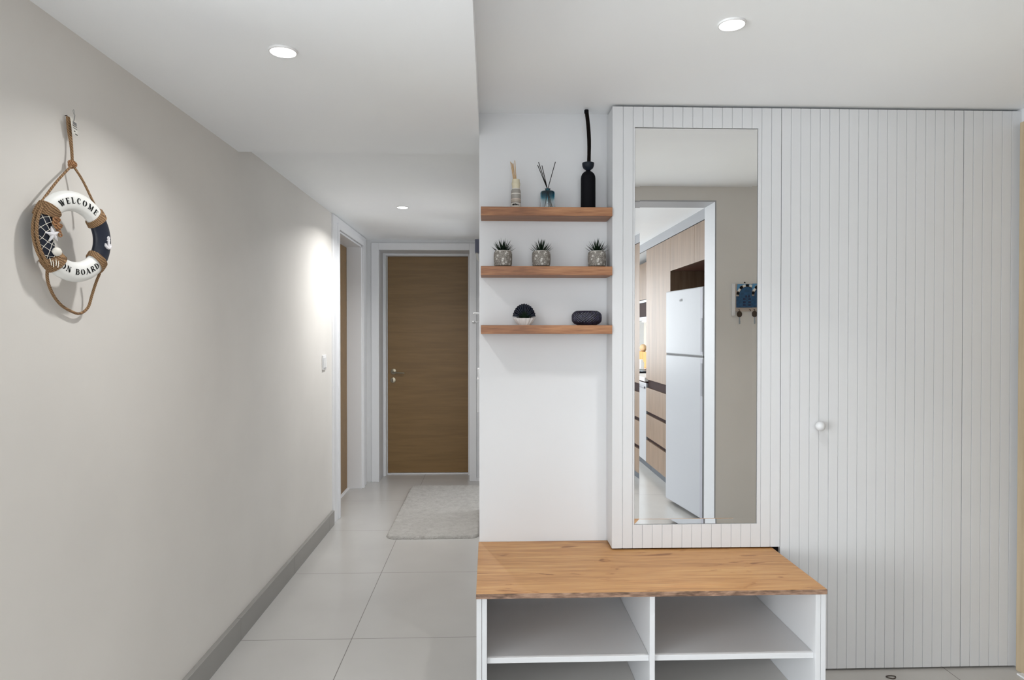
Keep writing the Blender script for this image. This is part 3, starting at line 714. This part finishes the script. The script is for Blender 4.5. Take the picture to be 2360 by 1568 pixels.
# hanging ropes (world positions)
def rope(name, pts, r, sub=6, m='rope'):
    P = [from_world(p) for p in pts]; out = []
    for i in range(len(P)-1):
        p0, p1, p2, p3 = P[max(i-1, 0)], P[i], P[i+1], P[min(i+2, len(P)-1)]
        for k in range(sub):
            t_ = k/sub; out.append(.5*((2*p1)+(-p0+p2)*t_+(2*p0-5*p1+4*p2-p3)*t_**2+(-p0+3*p1-3*p2+p3)*t_**3))
    out.append(P[-1]); return MB().tube(out, r, 9).build(name, m, ring, True, local=True)
def sc(p, X):   # slide a wall point outward along the line it hangs on
    k = X/-1.085; return (X, p[1]*k, CAM_H+(p[2]-CAM_H)*k)
nail, kn1 = (-1.083, 1.7605, 1.887), sc((0, 1.784, 1.769), -1.072)
rope('hanging_rope', [nail, sc((0, 1.768, 1.854), -1.081), sc((0, 1.779, 1.812), -1.078), kn1], .0033)
rope('hanging_rope', [(-1.081, 1.765, 1.887), sc((0, 1.776, 1.854), -1.080), sc((0, 1.782, 1.812), -1.076), kn1], .0030)
rope('hanging_rope', [kn1, sc((0, 1.724, 1.715), -1.066), sc((0, 1.672, 1.660), -1.062), sc((0, 1.655, 1.640), -1.060)], .0030)
rope('hanging_rope', [kn1, sc((0, 1.826, 1.739), -1.058), sc((0, 1.869, 1.695), -1.045), sc((0, 1.891, 1.672), -1.036)], .0030)
kb = MB(); kp = from_world(kn1)
for k in range(3):
    pts = [kp+Vector((.0045*math.sin(a+k), .0072*math.cos(a), .0065*math.sin(a)*(1 if k else .6)+(-.003+.003*k))) for a in [2*PI*i/16 for i in range(16)]]
    kb.tube(pts, .0034, 7, True)
kb.sphere(kp, .007, 12, 8); kb.build('knot', 'coil', ring, True, local=True)
loop = [((0, 1.690, 1.530), -1.068), ((0, 1.686, 1.508), -1.070), ((0, 1.681, 1.466), -1.074), ((0, 1.699, 1.43), -1.076), ((0, 1.732, 1.402), -1.077), ((0, 1.776, 1.386), -1.077), ((0, 1.813, 1.382), -1.076), ((0, 1.848, 1.40), -1.072), ((0, 1.866, 1.434), -1.066), ((0, 1.886, 1.471), -1.056), ((0, 1.903, 1.497), -1.046), ((0, 1.912, 1.520), -1.040)]
rope('lower_rope', [sc(p, X) for p, X in loop], .0036)
MB().tube([from_world((XL+.001, 1.7605, 1.889)), from_world((XL+.007, 1.7605, 1.890))], .0013, 8).build('nail', 'bronze', ring, local=True)
# price tag
def Tg(a, b, w=0):  # along wall (Y), up
    return from_world((-1.068+w-.0*a, 1.7475+a+b*-.14, 1.884+b))
tg = MB(); cs = [(0, 0), (.026, -.006), (.026, -.044), (.006, -.040)]
tg.add([Tg(*c_) for c_ in cs]+[Tg(*c_, w=-.0006) for c_ in cs], [(0, 1, 2, 3), (7, 6, 5, 4), (0, 4, 5, 1), (1, 5, 6, 2), (2, 6, 7, 3), (3, 7, 4, 0)])
tgo = tg.build('price_tag', 'tagpaper', ring, local=True)
for nm, q, z0_, z1_, mm in (('tag_print', (.009, .024), -.008, -.016, 'grey_ink'), ('tag_print', (.006, .024), -.018, -.0195, 'ink'), ('tag_print', (.009, .024), -.023, -.025, 'grey_ink'), ('tag_print', (.010, .016), -.031, -.0325, 'ink'), ('tag_print', (.014, .024), -.037, -.039, 'ink')):
    MB().add([Tg(q[0], z0_-.10*q[0], .0006), Tg(q[1], z0_-.10*q[1], .0006), Tg(q[1], z1_-.10*q[1], .0006), Tg(q[0], z1_-.10*q[0], .0006)], [(0, 1, 2, 3)]).build(nm, mm, tgo, local=True)
MB().tube([Tg(.012, -.008, .001), Tg(.016, .006, .001), Tg(.014, .018, 0), Tg(.018, .022, 0), Tg(.020, .008, .001), Tg(.016, -.006, .001)], .0005, 4).build('tag_string', 'grey_ink', tgo, local=True)

# lettering: stroke glyphs mapped on the tube
def arc(cx, cy, rx, ry, a0, a1, wmin, wmax, n=14):
    o = []
    for i in range(n+1):
        a = math.radians(a0+(a1-a0)*i/n); o.append((cx+rx*math.cos(a), cy+ry*math.sin(a), wmin+(wmax-wmin)*abs(math.cos(a))))
    return o
def ln(x0, y0, x1, y1, w, w2=None, n=5):
    w2 = w if w2 is None else w2
    return [(x0+(x1-x0)*i/n, y0+(y1-y0)*i/n, w+(w2-w)*i/n) for i in range(n+1)]
TH, TN, SF = .20, .075, .07
def serif(x, y, h=.17): return ln(x-h, y, x+h, y, SF)
GL = {
 'W': (1.15, [ln(.13, 1, .38, 0, TH), ln(.38, 0, .56, .85, TN), ln(.50, 1, .75, 0, TH), ln(.75, 0, .98, .95, TN), serif(.13, .965, .13), serif(.52, .965, .12), serif(.99, .965, .11)]),
 'E': (.80, [ln(.24, 0, .24, 1, TH), ln(.10, .04, .70, .04, .08), ln(.10, .96, .68, .96, .08), ln(.3, .5, .55, .5, .08), ln(.69, .02, .69, .27, .09, .04), ln(.67, .98, .67, .75, .09, .04), ln(.56, .38, .56, .62, .05)]),
 'L': (.78, [ln(.24, 0, .24, 1, TH), serif(.24, .965), ln(.10, .04, .68, .04, .08), ln(.68, .02, .68, .30, .09, .04)]),
 'C': (.85, [arc(.47, .5, .31, .45, 62, 298, .07, .20), ln(.66, .97, .66, .68, .06, .10), ln(.66, .05, .70, .28, .08, .05)]),
 'O': (.90, [arc(.45, .5, .31, .45, 100, 260, .06, .21), arc(.45, .5, .31, .45, -80, 80, .06, .21)]),
 'M': (1.15, [ln(.20, 0, .20, 1, TN), ln(.22, 1, .55, .05, TH), ln(.55, .05, .88, 1, TN), ln(.90, 0, .90, 1, TH), serif(.18, .035, .13), serif(.90, .035), serif(.16, .965, .12), serif(.93, .965, .12)]),
 'N': (.95, [ln(.18, 0, .18, 1, TN), ln(.18, 1, .76, .02, TH), ln(.78, 0, .78, 1, TN), serif(.18, .035, .13), serif(.14, .965, .12), serif(.78, .965, .13)]),
 'B': (.85, [ln(.24, 0, .24, 1, TH), ln(.10, .04, .5, .04, .08), ln(.10, .96, .48, .96, .08), ln(.32, .52, .5, .52, .07), arc(.48, .74, .20, .22, -85, 85, .07, .17), arc(.50, .28, .22, .24, -85, 85, .07, .18)]),
 'A': (.95, [ln(.44, 1, .14, 0, TN), ln(.46, 1, .78, 0, TH), ln(.28, .33, .6, .33, .07), serif(.14, .035, .13), serif(.80, .035, .15)]),
 'R': (.92, [ln(.24, 0, .24, 1, TH), serif(.24, .035), ln(.10, .96, .48, .96, .08), ln(.32, .50, .5, .50, .07), arc(.48, .73, .21, .23, -85, 85, .07, .17), ln(.50, .48, .78, .04, .18), ln(.7, .04, .88, .04, .08)]),
 'D': (.90, [ln(.24, 0, .24, 1, TH), ln(.10, .04, .42, .04, .08), ln(.10, .96, .42, .96, .08), arc(.40, .5, .36, .46, -85, 85, .07, .20)]),
}
def glyph(ch, ang, flip, h=.0150, rho0=.0885):
    wd, strokes = GL[ch]; mb = MB()
    def mp(x_, y_):
        lx = (x_-wd/2)*h; ly = (y_-.5)*h
        if not flip: rho = rho0+ly; a = math.radians(ang)-lx/rho0
        else: rho = rho0-ly; a = math.radians(ang)+lx/rho0
        q = max(-.97, min(.97, (rho-R0)/RA)); return RW(rho*math.cos(a), rho*math.sin(a), RT*math.sqrt(1-q*q)+.0005)
    for st in strokes:
        L_, R_ = [], []
        for i, (x_, y_, w) in enumerate(st):
            a = st[max(i-1, 0)]; b = st[min(i+1, len(st)-1)]; dx, dy = b[0]-a[0], b[1]-a[1]; l = math.hypot(dx, dy) or 1
            w = w*1.22; nx, ny = -dy/l*w/2, dx/l*w/2; L_.append((x_+nx, y_+ny)); R_.append((x_-nx, y_-ny))
        n = len(st); vs = [mp(*p) for p in L_]+[mp((p[0]+q[0])/2, (p[1]+q[1])/2) for p, q in zip(L_, R_)]+[mp(*p) for p in R_]
        fs = []
        for i in range(n-1):
            fs += [(i, i+1, n+i+1, n+i), (n+i, n+i+1, 2*n+i+1, 2*n+i)]
        mb.add(vs, fs)
    return mb
for ch, a in zip('WELCOME', (121.5, 109.5, 99, 88.3, 76.8, 64, 52.3)):
    glyph(ch, a, False).build('letter', 'ink', wt, local=True)
for ch, a in zip('ONBOARD', (-119, -108.5, -92, -81.5, -71, -60.5, -51)):
    glyph(ch, a, True, .0145, .0885).build('letter', 'ink', wb, local=True)
def on_ring(u, v, lift=0):
    rho = math.hypot(u, v); q = max(-.95, min(.95, (rho-R0)/RA)); return RW(u, v, RT*math.sqrt(1-q*q)+lift)
# little anchor
mb = MB(); AX = .0935; AY = -.006
def apt(x_, y_, l=.0015): return on_ring(AX+x_, AY+y_, l)
mb.tube([apt(0, -.010), apt(0, 0), apt(0, .012)], [.0036, .0030, .0028], 7)
mb.tube([apt(-.0105, .000), apt(-.0095, -.006), apt(-.0045, -.0105), apt(.000, -.0115), apt(.0045, -.0105), apt(.0080, -.006), apt(.0086, .000)], [.0018, .0036, .0040, .0042, .0040, .0036, .0018], 7)
mb.tube([apt(-.0045, .0085), apt(.0045, .0085)], .002, 6)
mb.tube([apt(.0032*math.cos(a), .0150+.0032*math.sin(a)) for a in [2*PI*k/12 for k in range(12)]], .0018, 6, True)
mb.build('anchor', 'starfish', nv, True, local=True)
# fishing net over the left navy part
mb = MB()
NI, NJ = 5, 11
def netpt(i, j):
    a = math.radians(150+71*(j/NJ)); rho = .0615+.052*(i/NI); rho += .0012*math.sin(i*3+j*2); a += .02*math.sin(i*2.1+j)
    q = (rho-R0)/RA; q = max(-.98, min(.98, q)); return RW(rho*math.cos(a), rho*math.sin(a), RT*math.sqrt(1-q*q)+.0020)
for j in range(NJ+1):
    for i in range(NI+1):
        if (i+j) % 2 == 0:
            for di in (-1, 1):
                if 0 <= i+di <= NI and j < NJ:
                    a_, b_ = netpt(i, j), netpt(i+di, j+1)
                    mid = (a_+b_)/2+N_*.0008; mb.tube([a_, mid, b_], .00062, 5)
            mb.sphere(netpt(i, j), .0011, 6, 4)
mb.build('fishing_net', 'cord', nl, True, local=True)
mb = MB()
for k in range(4):
    p = on_ring(-.082+.007*k, -.062-.004*(k % 2), .003); mb.tube([p, p+RW(.002-.001*k, -.010, .002), p+RW(.004-.002*k, -.018, .001)], .0010, 5)
mb.build('net_tassel', 'cord', nl, True, local=True)
# starfish
mb = MB(); cpt = RW(-.0755, -.006, RT+.004)
for k in range(5):
    a = math.radians(100+72*k); d_ = U_*math.cos(a)+V_*math.sin(a)
    mb.tube([cpt-d_*.002, cpt+d_*.008, cpt+d_*.014-N_*.001, cpt+d_*.0195-N_*.002], [.0048, .0040, .0027, .0009], 9)
mb.sphere(cpt, .0055, 10, 6); mb.build('starfish', 'starfish', ring, True, local=True)
# shell
mb = MB(); cpt = RW(-.066, -.046, RT+.005)
mb.sphere((0, 0, 0), 1, 18, 12)
mb.v = [tuple(cpt+U_*(v[0]*.0125*(1+.05*math.sin(8*math.atan2(v[2], v[0]))))+V_*(v[2]*.0105)+N_*(v[1]*.0075)) for v in mb.v]
mb.build('sea_shell', 'shellm', ring, True, local=True)
# coiled jute flower
mb = MB()
for k in range(6):
    c_ = RW(-.066+.006*math.cos(k*1.1)*(1 if k else 0), .022+.009*math.sin(k*1.1)*(1 if k else 0), RT+.003+.001*k)
    mb.tube([c_+U_*(.0058*math.cos(a))+V_*(.0050*math.sin(a))+N_*(.0015*math.sin(2*a)) for a in [2*PI*i/12 for i in range(12)]], .0024, 6, True)
for k in range(3):
    c_ = RW(-.060+.003*k, .008-.006*k, RT+.002); mb.tube([c_+U_*(.0045*math.cos(a))+V_*(.0036*math.sin(a)) for a in [2*PI*i/12 for i in range(12)]], .002, 6, True)
mb.build('jute_flower', 'coil', ring, True, local=True)

# ------------------------------------------------------------------ kitchen (seen in the mirror)
KX = 1.52
t = thing('tall_cabinet', 'tall pale oak kitchen cabinet with dark handle channels left of the fridge', 'cabinet', (1.82, -.83, 0))
MB().box(KX+.022, 2.138, -1.25, -.41, .08, 2.135).build('carcass', 'channel', t)
MB().box(KX, KX+.02, -1.249, -.412, .885, 2.128).build('door', 'kitchen_oak', t, bevel=.001)
for a, b in ((.085, .300), (.332, .548), (.580, .805)): MB().box(KX, KX+.02, -1.249, -.412, a, b).build('drawer', 'kitchen_oak', t, bevel=.001)
MB().box(KX+.05, KX+.07, -1.25, -.41, 0, .08).build('toe_kick', 'kick', t)
MB().box(KX+.0, 2.138, -.412, -.396, .0, 2.135).build('side_panel', 'kitchen_oak', t)
t = thing('upper_cabinet', 'pale oak two-door cabinet above the white fridge', 'cabinet', (1.82, .1, 1.85))
MB().box(KX+.022, 2.138, -.394, .70, 1.852, 2.135).build('carcass', 'niche', t)
MB().box(KX, KX+.02, -.394, .249, 1.85, 2.128).build('door', 'kitchen_oak', t, bevel=.001)
MB().box(KX, KX+.02, .252, .70, 1.85, 2.128).build('door', 'kitchen_oak', t, bevel=.001)
o = MB().box(2.11, 2.138, -.394, .70, 0, 1.85).box(KX, 2.11, .685, .70, 0, 1.85).build('niche_panel', 'niche', None, origin=(2.11, .15, 0)); tag(o, 'dark brown panel lining the niche around the white fridge', 'panel')
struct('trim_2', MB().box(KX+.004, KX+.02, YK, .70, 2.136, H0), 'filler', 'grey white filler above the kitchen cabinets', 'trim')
# fridge, slightly turned
FA = math.atan2(.090, .640)
fr = thing('refrigerator', 'white two-door top-freezer refrigerator seen in the mirror', 'refrigerator', (1.395, -.070, 0))
fr.rotation_euler = (0, 0, -FA)
L0 = dict(local=True)
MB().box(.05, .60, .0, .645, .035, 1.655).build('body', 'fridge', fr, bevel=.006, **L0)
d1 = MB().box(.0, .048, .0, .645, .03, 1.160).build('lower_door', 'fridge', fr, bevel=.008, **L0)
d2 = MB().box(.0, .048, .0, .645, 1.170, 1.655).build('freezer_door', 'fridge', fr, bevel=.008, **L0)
MB().box(-.0012, .02, .603, .6405, .04, 1.15).build('edge_strip', 'edge_grey', d1, **L0)
MB().box(-.0012, .02, .603, .6405, 1.18, 1.645).build('edge_strip', 'edge_grey', d2, **L0)
MB().box(-.003, .02, .612, .638, .89, 1.12).build('door_handle', 'fridge_grey', d1, bevel=.002, **L0)
MB().box(-.003, .02, .612, .638, 1.20, 1.435).build('door_handle', 'fridge_grey', d2, bevel=.002, **L0)
MB().box(.006, .05, .004, .640, 1.158, 1.172).build('door_gap', 'dark_gap', fr, **L0)
mb = MB().lathe([(.008, -.0014), (.008, .001)], (0, .262, 1.575), 16, 'X')
mb.box(-.0014, .001, .279, .284, 1.567, 1.585)
for a in (0, 1): mb.box(-.0014, .001, .288+.013*a, .292+.013*a, 1.568, 1.586)
mb.box(-.0014, .001, .288, .305, 1.582, 1.586).box(-.0014, .001, .288, .305, 1.568, 1.572)
mb.build('badge', 'grey_ink', d2, **L0)
for yy in (.06, .585):
    MB().lathe([(.018, 0), (.018, .03), (.01, .036)], (.07, yy, 0), 14).build('foot', 'black', fr, True, **L0)
# base run
t = thing('dishwasher', 'white dishwasher front beyond the oak drawers, seen in the mirror', 'dishwasher', (1.82, -1.55, 0))
MB().box(KX+.002, 2.1, -1.852, -1.256, .085, .845).build('body', 'fridge', t, bevel=.003)
MB().box(KX-.012, KX+.002, -1.82, -1.29, .79, .81).build('handle', 'fridge_grey', t, bevel=.003)
MB().box(KX+.05, KX+.07, -1.852, -1.256, 0, .085).build('toe_kick', 'kick', t)
t = thing('base_cabinet', 'oak base cabinet farther along the kitchen worktop', 'cabinet', (1.82, -2.9, 0))
MB().box(KX+.022, 2.138, YK+.002, -1.856, .08, .845).build('carcass', 'channel', t)
for k in range(3): MB().box(KX, KX+.02, -1.86-.71*(k+1)+.003, -1.86-.71*k, .085, .80).build('door', 'kitchen_oak', t, bevel=.001)
MB().box(KX+.05, KX+.07, YK+.002, -1.856, 0, .08).build('toe_kick', 'kick', t)
o = MB().box(KX-.015, 2.138, YK+.002, -1.256, .862, .90).build('worktop', 'plastic', None, bevel=.002, origin=(1.8, -2.6, .862)); tag(o, 'white kitchen worktop beyond the tall oak cabinet', 'worktop')
o = MB().box(KX, KX+.03, YK+.002, -1.256, .846, .861).build('worktop_rail', 'channel', None, origin=(KX, -2.6, .846)); tag(o, 'dark rail under the white kitchen worktop', 'rail')
t = thing('wall_cabinet', 'oak wall cabinet above the kitchen worktop, seen in the mirror', 'cabinet', (1.95, -2.6, 1.71))
MB().box(1.79, 2.138, YK+.002, -1.256, 1.712, 2.135).build('carcass', 'kitchen_oak', t)
for k in range(4): MB().box(1.77, 1.789, -1.257-.685*(k+1)+.003, -1.257-.685*k, 1.712, 2.13).build('door', 'kitchen_oak', t, bevel=.001)
t = thing('microwave', 'grey and black built-in microwave under the oak wall cabinet', 'microwave', (1.95, -2.0, 1.47))
MB().box(1.775, 2.138, -2.9, -1.256, 1.475, 1.708).build('housing', 'steel', t, bevel=.002)
MB().box(1.768, 1.776, -2.85, -1.29, 1.515, 1.68).build('window', 'channel', t, bevel=.001)
MB().box(1.85, 1.88, -2.85, -1.3, 1.463, 1.474).build('light_strip', 'bright_led', t)
o = MB().box(1.92, 1.945, -3.45, -2.75, .9005, 1.10).build('cutting_board', 'orange', None, bevel=.004, origin=(1.93, -3.1, .9)); tag(o, 'orange wooden board standing on the kitchen worktop', 'cutting board')
o = MB().sphere((1.98, -3.35, 1.14), .1, 20, 12, (.4, 1, .5)).lathe([(.03, .9005), (.03, 1.1)], (1.98, -3.35, 0), 16).build('wooden_bowl', 'reed', None, True, origin=(1.98, -3.35, .9)); tag(o, 'pale wooden bowl behind the orange board', 'bowl')
o = MB().lathe([(.04, .9005), (.042, .98), (.03, 1.0), (.03, 1.02)], (1.80, -2.7, 0), 20).build('jar', 'plastic', None, True, origin=(1.8, -2.7, .9)); tag(o, 'small white jar on the kitchen worktop', 'jar')
t = thing('hob', 'black hob on the kitchen worktop', 'hob', (1.75, -2.2, .9)); MB().box(1.58, 2.05, -2.45, -1.95, .9005, .915).build('glass_top', 'black', t, bevel=.002)
for k in range(4): MB().lathe([(.055, .915), (.055, .922), (.03, .924)], (1.70+.22*(k % 2), -2.32+.24*(k//2), 0), 20).build('burner', 'steel', t, True)

# ------------------------------------------------------------------ key holder on the greige wall (faces +Y, seen in the mirror)
t = thing('key_holder', 'blue arched-door key plaque with hanging keys, seen in the mirror', 'key holder', (1.58, YW, 1.46))
kx0, kx1, kz0, kz1 = 1.488, 1.685, 1.462, 1.626
MB().box(kx0, kx1, YW, YW+.010, kz0, kz1).build('board', 'key_board', t, bevel=.001)
def arch(cx, w, z0_, zc, n=14): return [(cx-w, z0_), (cx+w, z0_)]+[(cx+w*math.cos(PI*k/n), zc+w*math.sin(PI*k/n)) for k in range(n+1)]
for cx, w in ((1.560, .050), (1.650, .034)):
    MB().prism(arch(cx, w, 1.486, 1.560), 'Y', YW+.0135, YW+.0165).build('arched_door', 'key_blue', t)
MB().box(kx0+.005, kx1-.001, YW+.010, YW+.0134, 1.484, 1.552).build('blue_wall', 'key_blue', t)
for k in range(9):
    a = PI*(k+.5)/9; p = [(1.560+r*math.cos(b), 1.560+r*math.sin(b)) for r, b in ((.052, a-.15), (.066, a-.13), (.066, a+.13), (.052, a+.15))]
    MB().prism(p, 'Y', YW+.0095, YW+.0155).build('arch_stone', 'ink' if k % 2 == 0 else 'tagpaper', t)
MB().box(kx0+.012, kx1, YW+.009, YW+.013, 1.617, 1.6265).build('top_rail', 'key_sky', t)
MB().prism([(kx0+.008, 1.585), (kx0+.010, 1.617), (kx0+.028, 1.617), (kx0+.020, 1.590)], 'Y', YW+.009, YW+.015).build('corner_paint', 'key_sky', t)
MB().prism([(1.605, 1.615), (1.633, 1.622), (1.620, 1.600), (1.612, 1.600)], 'Y', YW+.010, YW+.017).build('corner_paint', 'key_sky', t)
MB().box(1.525, 1.60, YW+.0085, YW+.0125, 1.606, 1.615).build('lintel', 'key_terra', t)
mb = MB()
for cx in (1.551, 1.569): mb.sphere((cx, YW+.0165, 1.552), .0055, 10, 6, (1, .3, 1.5))
for i in range(2):
    for j in range(3): mb.box(1.533+.032*i, 1.548+.032*i, YW+.016, YW+.0172, 1.494+.018*j, 1.504+.018*j)
mb.build('door_panels', 'key_dark', t)
MB().lathe([(.0045, 0), (.004, .004)], (1.548, YW, 1.636), 10, 'Y').build('nail', 'ink', t, True)
for cx in (1.508, 1.609):
    hk = MB().tube([(cx, YW+.010, 1.472), (cx, YW+.028, 1.470), (cx, YW+.030, 1.462), (cx, YW+.024, 1.456)], .002, 6).build('hook', 'bronze', t, True)
for cx in (1.575,): MB().tube([(cx, YW+.010, 1.472), (cx, YW+.024, 1.470), (cx, YW+.026, 1.462)], .0022, 6).build('hook', 'bronze', t, True)
def key(cx, lab):
    k = thing('key', lab, 'key', (cx, YW+.024, 1.40), group='keys on the blue plaque')
    mb = MB().lathe([(.0155, -.002), (.0165, 0), (.0155, .002)], (cx, YW+.024, 1.444), 20, 'Y', sy=1.15)
    mb.tube([(cx+.009*math.cos(a), YW+.024, 1.444+.011*math.sin(a)) for a in [2*PI*i/16 for i in range(16)]], .003, 6, True)
    mb.build('key_head', 'bronze', k, True)
    MB().box(cx-.0035, cx+.0035, YW+.0228, YW+.0252, 1.385, 1.428).box(cx+.0035, cx+.006, YW+.0228, YW+.0252, 1.388, 1.394).box(cx+.0035, cx+.006, YW+.0228, YW+.0252, 1.399, 1.404).build('key_blade', 'steel', k, bevel=.0006)
key(1.508, 'dark-headed key hanging below the left end of the blue plaque')
key(1.609, 'dark-headed key hanging at the mirror edge below the blue plaque')
t = thing('wall_socket_cover', 'white flat cover plate partly behind the blue key plaque', 'cover plate', (1.472, YW, 1.43))
MB().box(1.468, 1.4875, YW, YW+.012, 1.434, 1.630).build('plate', 'plastic', t, bevel=.002)
